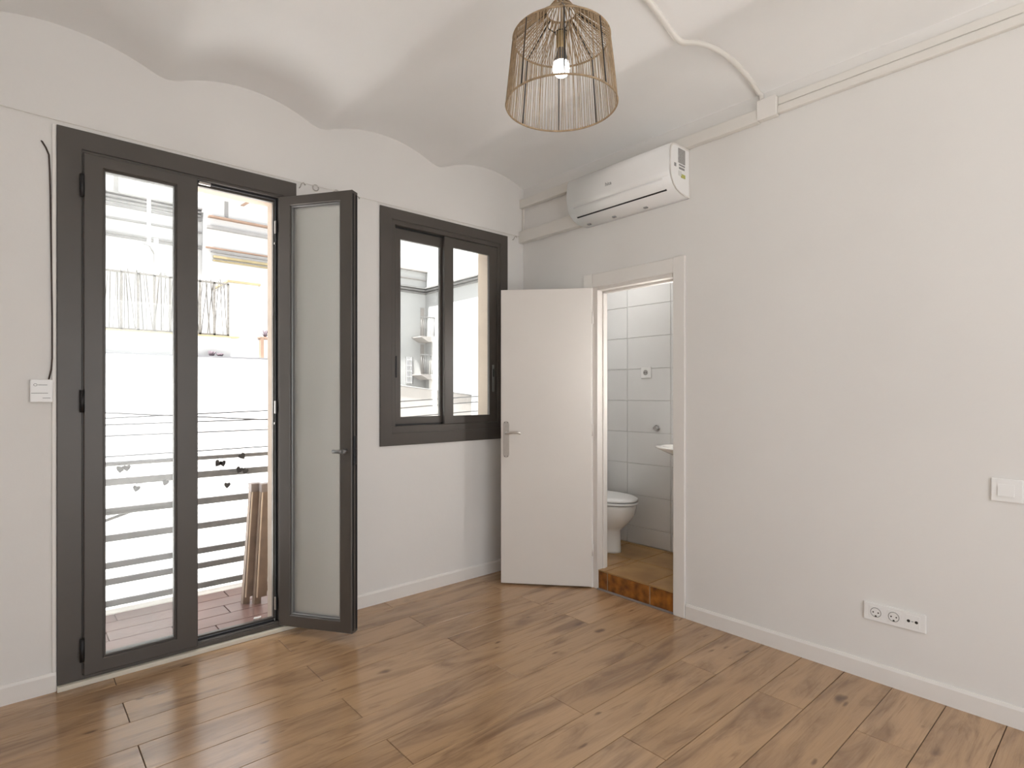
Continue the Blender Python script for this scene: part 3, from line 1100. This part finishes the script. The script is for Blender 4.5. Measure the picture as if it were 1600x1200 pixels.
for q in range(18):
    a = 2 * PI * q / 18
    tube(bm, [(LX + RS * math.cos(a), LY + RS * math.sin(a), ZTOP), (LX + 0.008 * math.cos(a), LY + 0.008 * math.sin(a), ZA)], 0.0022, 4, caps=False)
o = obj('hanging_strings', bm, 'jute', lp)
o['kind'] = 'stuff'
for q in range(8):
    a = math.radians(226.4 + 45 * q)
    bm = B()
    p = lambda rr, z: (LX + rr * math.cos(a), LY + rr * math.sin(a), z)
    tube(bm, [p(RB + 0.001, ZB), p(RT + 0.001, ZS), p(RS, ZTOP)], 0.0024, 6)
    obj('frame_rod', bm, 'blackm', lp)
for q in range(3):
    a = 2 * PI * q / 3 + 0.3
    bm = B()
    tube(bm, [(LX + RS * math.cos(a), LY + RS * math.sin(a), ZTOP), (LX + 0.045 * math.cos(a), LY + 0.045 * math.sin(a), 2.585), (LX + 0.020 * math.cos(a), LY + 0.020 * math.sin(a), 2.570)], 0.0018, 5)
    obj('spider_wire', bm, 'blackm', lp)
bm = B()
tube(bm, circ(0.021, 2.570, 24), 0.002, 5, True)
obj('socket_ring', bm, 'blackm', lp)
bm = B()
lathe(bm, [(0.006, 2.585), (0.016, 2.578), (0.0175, 2.56), (0.0165, 2.555), (0.0175, 2.55), (0.0165, 2.545), (0.0175, 2.54), (0.0165, 2.535), (0.016, 2.520), (0.013, 2.515)][::-1], LX, LY, 20)
obj('lamp_holder', bm, 'brass', lp)
bm = B()
lathe(bm, [(0.0135, 2.515), (0.016, 2.500), (0.022, 2.482), (0.0285, 2.466)][::-1], LX, LY, 24, capt=False)
obj('bulb_neck', bm, 'clearbulb', lp)
bm = B()
lathe(bm, [(0.030 * math.sin(t_), 2.446 + 0.030 * math.cos(t_)) for t_ in [0.05 + (PI - 0.1) * k / 14 for k in range(15)]], LX, LY, 24)
obj('bulb', bm, 'bulb', lp)
bm = B()
tube(bm, [(LX, LY, 2.575), (LX, LY, 2.70), (LX, LY, zcs(LX) - 0.02)], 0.0035, 6)
obj('cord', bm, 'jute', lp)
bm = B()
lathe(bm, [(0.012, zcs(LX) - 0.045), (0.045, zcs(LX) - 0.03), (0.05, zcs(LX) - 0.002)], LX, LY, 24)
obj('ceiling_rose', bm, 'duct', lp)

# ================================================================== BALCONY
bm = B()
box(bm, -3.6, -1.30, WT, 1.0, -0.2, -0.014)
box(bm, -2.76, -1.842, 0.06, WT, -0.2, -0.014)
bfl = struct('balcony_floor', bm, 'bgrout', 'balcony floor of pinkish plank shaped tiles', 'floor')
yb = [0.062, 0.165, 0.315, 0.465, 0.615, 0.765, 0.905]
for k in range(len(yb) - 1):
    y0, y1 = yb[k], yb[k + 1]
    xa = -3.6 + (0.0, 0.31, 0.12, 0.43, 0.22, 0.5)[k]
    es = [-3.6] + [xa + 0.6 * q for q in range(1, 5) if xa + 0.6 * q < -1.35] + [-1.30]
    if k == 0:
        es = [-2.755, -2.46, -1.86]
    for a, c in zip(es, es[1:]):
        bm = B()
        box(bm, a + 0.0025, c - 0.0025, y0 + 0.0025, y1 - 0.0025, -0.02, -0.004, 0.0015)
        obj('tile', bm, 'btile', bfl)
bm = B()
box(bm, -3.6, -1.30, 0.907, 1.0, -0.2, -0.001, 0.006)
obj('kerb', bm, 'kerb', bfl)
rl = empty('balcony_railing', (-2.4, 0.98, 0.0), 'dark metal balcony railing of horizontal bars', 'railing')
for z, h in ((0.886, 0.026), (0.775, 0.042), (0.596, 0.042), (0.433, 0.040), (0.267, 0.038), (0.167, 0.038), (0.034, 0.038)):
    bm = B()
    box(bm, -3.6, -1.30, 0.985, 1.005, z - h / 2, z + h / 2, 0.002)
    obj('rail_bar', bm, 'rail', rl)
for x in (-3.58, -1.32):
    bm = B()
    box(bm, x - 0.015, x + 0.015, 0.98, 1.01, -0.02, 0.90, 0.002)
    obj('post', bm, 'rail', rl)
bm = B()
tube(bm, [(-2.75, 1.02, 0.475), (-2.52, 1.02, 0.542), (-2.36, 1.02, 0.590)], 0.010, 6)
obj('brace', bm, 'rail', rl)
# dry leaf garland on the rail
ga = empty('leaf_garland', (-2.1, 0.975, 0.5), 'string of small dark dry leaves hanging on the balcony railing', 'garland')
lv = [(-2.461, 0.854), (-2.428, 0.859), (-2.378, 0.727), (-2.222, 0.747), (-1.913, 0.846), (-1.885, 0.843), (-1.779, 0.790), (-1.741, 0.778), (-1.857, 0.692), (-1.762, 0.883)]
bm = B()
tube(bm, [(-2.58, 0.972, 0.876), (-2.46, 0.972, 0.868), (-2.40, 0.972, 0.752), (-2.22, 0.972, 0.765), (-2.05, 0.972, 0.868), (-1.90, 0.972, 0.80), (-1.76, 0.972, 0.77), (-1.62, 0.972, 0.715), (-1.4, 0.972, 0.65)], 0.0018, 4)
obj('string', bm, 'wire', ga)
heart = [(0, -1.0), (0.55, -0.45), (0.85, 0.1), (0.8, 0.55), (0.45, 0.75), (0.1, 0.55), (0, 0.4), (-0.1, 0.55), (-0.45, 0.75), (-0.8, 0.55), (-0.85, 0.1), (-0.55, -0.45)]
for q, (x, z) in enumerate(lv):
    bm = B()
    s = random.uniform(0.022, 0.027)
    a = random.uniform(-0.8, 0.8)
    pr = [(x + s * (hx * math.cos(a) - hz * math.sin(a)), z + s * (hx * math.sin(a) + hz * math.cos(a))) for hx, hz in heart]
    prism(bm, pr, 'y', 0.966, 0.970)
    tube(bm, [(x, 0.968, z + s * 0.4), (x, 0.971, z + s * 1.5)], 0.0012, 4)
    obj('leaf', bm, 'leaf', ga)
# clothes lines outside
for k, (z0, z1, z2) in enumerate(((1.200, 1.118, 1.00), (1.122, 1.122, 1.235), (1.050, 1.044, 1.145), (0.916, 0.915, 0.93), (1.165, 1.188, 1.290))):
    bm = B()
    tube(bm, [(-3.6, 1.25, z0 + 0.01), (-2.5, 1.25, z0 - 0.008), (-1.5, 1.25, z1), (0.5, 1.25, z2), (1.3, 1.25, z2 + 0.03)], 0.005, 5)
    tag(obj('clothes_line', bm, 'wire'), ['slack clothes line crossing the others beyond the balcony', 'second highest level clothes line beyond the balcony', 'third clothes line down beyond the balcony railing', 'lowest clothes line just above the top rail', 'highest rising clothes line beyond the balcony'][k], 'clothes line', 'clothes lines beyond the balcony')
bm = B()
tube(bm, [(-3.61, WT, 0.90), (-3.61, 1.25, 0.90), (-3.61, 1.25, 1.22)], 0.012, 6)
tag(obj('line_bracket', bm, 'rail'), 'metal wall bracket that carries the clothes lines', 'bracket')
bm = B()
tube(bm, [(1.31, 1.25, -4.0), (1.31, 1.25, 1.35)], 0.015, 6)
tag(obj('line_pole', bm, 'rail'), 'thin pole at the far end of the clothes lines', 'pole')
# folded wooden chair on the balcony
fc = empty('folding_chair', (-1.80, 0.53, 0.0), 'folded wooden garden chair leaning at the balcony door reveal', 'chair')


def slant(bm, xb0, xb1, xt0, xt1, y0, y1, z0, z1):
    v = [bm.verts.new(p) for p in ((xb0, y0, z0), (xb1, y0, z0), (xb1, y1, z0), (xb0, y1, z0), (xt0, y0, z1), (xt1, y0, z1), (xt1, y1, z1), (xt0, y1, z1))]
    for f in ((0, 3, 2, 1), (4, 5, 6, 7), (0, 1, 5, 4), (1, 2, 6, 5), (2, 3, 7, 6), (3, 0, 4, 7)):
        bm.faces.new([v[i] for i in f])


for xb, xt, y in ((-1.876, -1.829, 0.55), (-1.824, -1.784, 0.50)):
    bm = B()
    slant(bm, xb, xb + 0.040, xt, xt + 0.014, y, y + 0.045, -0.004, 0.70)
    obj('leg', bm, 'teak', fc)
    bm = B()
    slant(bm, xb + 0.016, xb + 0.072, xt + 0.010, xt + 0.058, y - 0.010, y + 0.028, 0.040, 0.705)
    obj('side_board', bm, 'teak', fc)
    bm = B()
    slant(bm, xb + 0.011, xb + 0.017, xt + 0.005, xt + 0.011, y - 0.012, y + 0.020, 0.040, 0.705)
    obj('edge_strip', bm, 'teakl', fc)
    bm = B()
    box(bm, xt - 0.002, xt + 0.062, y - 0.014, y + 0.05, 0.695, 0.748, 0.003)
    obj('end_cap', bm, 'tcap', fc)
for xa, za in ((-1.80, 0.06), (-1.78, 0.60)):
    bm = B()
    box(bm, xa, -1.50, 0.515, 0.545, za, za + 0.04, 0.003)
    obj('stretcher', bm, 'teak', fc)
bm = B()
slant(bm, -1.55, -1.51, -1.52, -1.48, 0.50, 0.56, -0.004, 0.74)
obj('leg', bm, 'teak', fc)
bm = B()
pr = [(-1.845, 0.232), (-1.822, 0.228), (-1.80, 0.236), (-1.798, 0.247), (-1.82, 0.243), (-1.835, 0.249)]
pr = [(x - 0.06, y + 0.02) for x, y in pr]
prism(bm, pr, 'z', -0.004, 0.004)
tag(obj('paper_scrap', bm, 'labelw'), 'small white paper scrap lying on the balcony tiles', 'paper')

# ================================================================== OUTSIDE
bm = B()
box(bm, -25, 30, -25, 40, -4.2, -4.0)
struct('ground', bm, 'ground', 'pale paved courtyard far below the balcony', 'ground')

# terrace house opposite
th = empty('terrace_house', (-2.0, 8.0, -4.0), 'low white house with a roof terrace opposite the balcony door', 'building')
bm = B()
box(bm, -9, 2.6, 7.0, 8.9, -4.0, 1.915)
obj('wall', bm, 'fac', th)
bm = B()
box(bm, -9, 2.6, 6.96, 7.12, 1.915, 1.945)
obj('coping', bm, 'wire', th)  # dark strip painting in the ledge's shadow line
bm = B()
box(bm, -9, -0.18, 7.12, 7.26, 1.945, 2.275)
obj('parapet', bm, 'fac3', th)
bm = B()
box(bm, -9, -0.05, 7.08, 7.28, 2.275, 2.295)
obj('parapet_coping', bm, 'ochre', th)
bm = B()
box(bm, -0.09, 0.42, 7.6, 8.6, 1.945, 3.30)
obj('chimney_block', bm, 'fac3', th)
bm = B()
box(bm, -0.11, 0.45, 7.57, 8.6, 3.30, 3.335)
obj('block_coping', bm, 'ochre', th)
# roller shutter with slats
sh = bpy.data.objects.new('shutter', None)
C.objects.link(sh)
sh.parent = th
sh.location = (1.5, -1.0, 3.2)
bm = B()
ring(bm, -1.42, 0.45, -0.66, 0.82, 0.05, 0.05, 0.05, 0.05, 6.96, 7.0)
obj('shutter_frame', bm, 'shut', sh)
for k in range(17):
    bm = B()
    z = -0.60 + k * 0.08
    prism(bm, [(7.0, z), (6.985, z + 0.004), (6.985, z + 0.066), (7.0, z + 0.074)], 'x', -1.36, 0.39)
    obj('slat', bm, 'shut', sh)

# upper apartment house behind the terrace
ub = empty('apartment_house', (-1.0, 10.5, -4.0), 'tall white house with grey cornices behind the roof terrace', 'building')
bm = B()
box(bm, -10, -0.08, 9.5, 15, -4.0, 5.9)
box(bm, -0.08, 2.4, 9.25, 15, -4.0, 5.9)
obj('wall', bm, 'fac3', ub)
for z, h, d in ((5.03, 0.03, 0.14), (4.965, 0.035, 0.10), (4.895, 0.03, 0.07), (4.82, 0.035, 0.04), (4.575, 0.03, 0.05), (4.30, 0.03, 0.06), (4.245, 0.018, 0.03)):
    bm = B()
    box(bm, -10, -0.10, 9.5 - d, 9.5, z - h / 2, z + h / 2)
    obj('cornice', bm, 'corn', ub)
for z, h, d, m_, x0 in ((4.86, 0.03, 0.12, 'terra', -0.04), (4.655, 0.06, 0.08, 'corn', -0.06), (4.245, 0.025, 0.06, 'terra', -0.08), (4.17, 0.02, 0.05, 'corn', 0.02), (4.075, 0.045, 0.07, 'ochre', 0.06), (4.005, 0.03, 0.04, 'ochre', 0.06)):
    bm = B()
    box(bm, x0, 2.4, 9.25 - d, 9.25, z - h / 2, z + h / 2)
    obj('moulding', bm, m_, ub)
for x, y, z0, z1 in ((-1.517, 9.5, 5.06, 5.45), (0.31, 9.25, 4.92, 5.24)):
    bm = B()
    box(bm, x - 0.035, x + 0.035, y - 0.01, y, z0, z1)
    obj('slit_window', bm, 'corn', ub)
bm = B()
box(bm, -0.12, 2.4, 8.95, 9.25, 5.42, 5.46)
obj('eave', bm, 'fac3', ub)
bm = B()
slant(bm, 0.53, 0.60, 0.80, 0.87, 9.0, 9.1, 5.17, 5.40)
obj('eave_bracket', bm, 'terra', ub)

# reed fence on the terrace parapet
rf = empty('reed_fence', (-2.0, 7.18, 2.295), 'weathered reed fence on the roof terrace parapet opposite', 'fence')
for z in (3.185, 2.315):
    bm = B()
    box(bm, -6, -0.20, 7.165, 7.19, z - 0.015, z + 0.015)
    obj('rail', bm, 'reed', rf)
for q in range(27):
    x = -0.205 - q * 0.215
    bm = B()
    box(bm, x - 0.016, x + 0.016, 7.165, 7.195, 2.295, 3.19)
    obj('post', bm, 'reed', rf)
bm = B()
x = -5.9
while x < -0.22:
    a = random.uniform(-0.05, 0.05)
    zt = random.uniform(3.16, 3.27)
    tube(bm, [(x - a, 7.20, 2.30), (x + random.uniform(-0.01, 0.01), 7.21, 2.75), (x + a, 7.20, zt)], random.uniform(0.004, 0.009), 4, caps=False)
    x += random.uniform(0.028, 0.062)
o = obj('reeds', bm, 'reed', rf)
o['kind'] = 'stuff'
# antenna pole and street lamp arm
pq = empty('antenna_mast', (-1.14, 8.5, 1.945), 'thin white antenna mast rising behind the reed fence', 'mast')
bm = B()
tube(bm, [(-1.146, 8.5, 1.945), (-1.146, 8.5, 5.6)], 0.028, 8)
obj('pole', bm, 'shut', pq)
bm = B()
tube(bm, [(-1.25, 8.47, 3.97), (-1.15, 8.47, 3.93), (-1.05, 8.5, 3.78)], 0.014, 6)
obj('arm', bm, 'corn', pq)
bm = B()
tube(bm, [(-1.04, 8.5, 1.945), (-1.04, 8.5, 4.08)], 0.035, 8)
obj('short_pole', bm, 'fac2', pq)
# planter and succulents
bm = B()
box(bm, 0.41, 0.47, 7.45, 7.55, 1.945, 2.34, 0.004)
box(bm, 0.40, 0.95, 7.45, 7.75, 2.33, 2.36, 0.004)
box(bm, 0.88, 0.94, 7.45, 7.55, 1.945, 2.34, 0.004)
tag(obj('plant_stand', bm, 'terra'), 'brown plant stand on the roof terrace opposite', 'stand')
bm = B()
for q in range(26):
    a, r = random.uniform(0, 2 * PI), random.uniform(0.02, 0.06)
    tube(bm, [(0.52, 7.55, 2.36), (0.52 + r * math.cos(a), 7.55 + r * math.sin(a), 2.36 + random.uniform(0.05, 0.16))], [0.012, 0.004], 4)
tag(obj('potted_plant', bm, 'plant'), 'small dark plant on the brown terrace stand', 'plant')
for cx, cz, h, lab in ((-0.50, 1.945, 0.085, 'taller dark tuft of succulent on the terrace ledge'), (-0.36, 1.945, 0.055, 'lower dark tuft of succulent on the terrace ledge')):
    bm = B()
    for q in range(34):
        a, r = random.uniform(0, 2 * PI), random.uniform(0.01, 0.065)
        tube(bm, [(cx + 0.3 * r * math.cos(a), 7.03, cz), (cx + r * math.cos(a), 7.03 + 0.5 * r * math.sin(a), cz + h * random.uniform(0.6, 1.0))], [0.012, 0.010], 4)
    tag(obj('succulent', bm, 'plant'), lab, 'plant')

# far courtyard buildings seen through the sliding window
fb = empty('courtyard_building', (7.5, 17.0, -4.0), 'far pale apartment block with corner balconies through the sliding window', 'building')
bm = B()
box(bm, 5.6, 9.44, 16.0, 22, -4.0, 8.5)
obj('wall', bm, 'fac3', fb)
for z, h, d in ((5.50, 0.05, 0.30), (5.42, 0.06, 0.22), (5.33, 0.05, 0.12), (6.19, 0.04, 0.15), (5.86, 0.03, 0.08)):
    bm = B()
    box(bm, 5.6, 9.44, 16 - d, 16, z - h / 2, z + h / 2)
    obj('cornice', bm, 'corn' if h > 0.04 else 'fac2', fb)
for z in (3.46, 2.0):
    bm = B()
    v = [(8.80, z + 0.10), (9.44, z + 0.10), (9.44, z - 0.10), (9.12, z - 0.10), (8.80, z + 0.06)]
    prism(bm, v, 'y', 15.3, 16.0)
    bc = obj('balcony', bm, 'fac2', fb)
    bm = B()
    for q in range(8):
        x = 8.83 + q * 0.085
        tube(bm, [(x, 15.35, z + 0.10), (x, 15.35, z + 0.85)], 0.012, 4)
    box(bm, 8.80, 9.44, 15.33, 15.37, z + 0.83, z + 0.87)
    obj('balustrade', bm, 'corn', bc)
    bm = B()
    box(bm, 9.20, 9.36, 15.98, 16.0, z + 0.10, z + 1.3)
    obj('balcony_door', bm, 'fac2', fb)
bm = B()
box(bm, 8.54, 8.85, 15.98, 16.0, 1.72, 2.78)
wf = obj('window', bm, 'corn', fb)
bm = B()
for q in range(4):
    box(bm, 8.56 + q * 0.07, 8.575 + q * 0.07, 15.95, 15.97, 1.72, 2.78)
for q in range(5):
    box(bm, 8.54, 8.80, 15.95, 15.97, 1.78 + q * 0.22, 1.80 + q * 0.22)
obj('grille', bm, 'fac', wf)
rw = fb
bm = B()
box(bm, 9.44, 14, 3.0, 22, -4.0, 8.5)
obj('wing_wall', bm, 'fac3', rw)
for z, h, d in ((5.50, 0.05, 0.22), (5.42, 0.06, 0.16), (5.33, 0.05, 0.08)):
    bm = B()
    box(bm, 9.44 - d, 9.44, 3.0, 16.0, z - h / 2, z + h / 2)
    obj('cornice', bm, 'corn', rw)
bm = B()
box(bm, 9.42, 9.44, 15.25, 15.72, 1.35, 2.66)
obj('blind', bm, 'kerb', rw)
lw = empty('garden_wall', (6.5, 12.0, -4.0), 'low sloping pale wall in the courtyard below the far block', 'wall')
bm = B()
slant(bm, 5.4, 10.0, 5.4, 10.0, 13.0, 13.2, -4.0, 1.40)
for v in bm.verts:
    if v.co.z > 1:
        v.co.z = 1.72 if v.co.x < 6 else 1.22
obj('wall', bm, 'fac2', lw)
bm = B()
tube(bm, [(5.4, 12.98, 1.73), (10.0, 12.98, 1.23)], 0.02, 6)
obj('coping', bm, 'corn', lw)
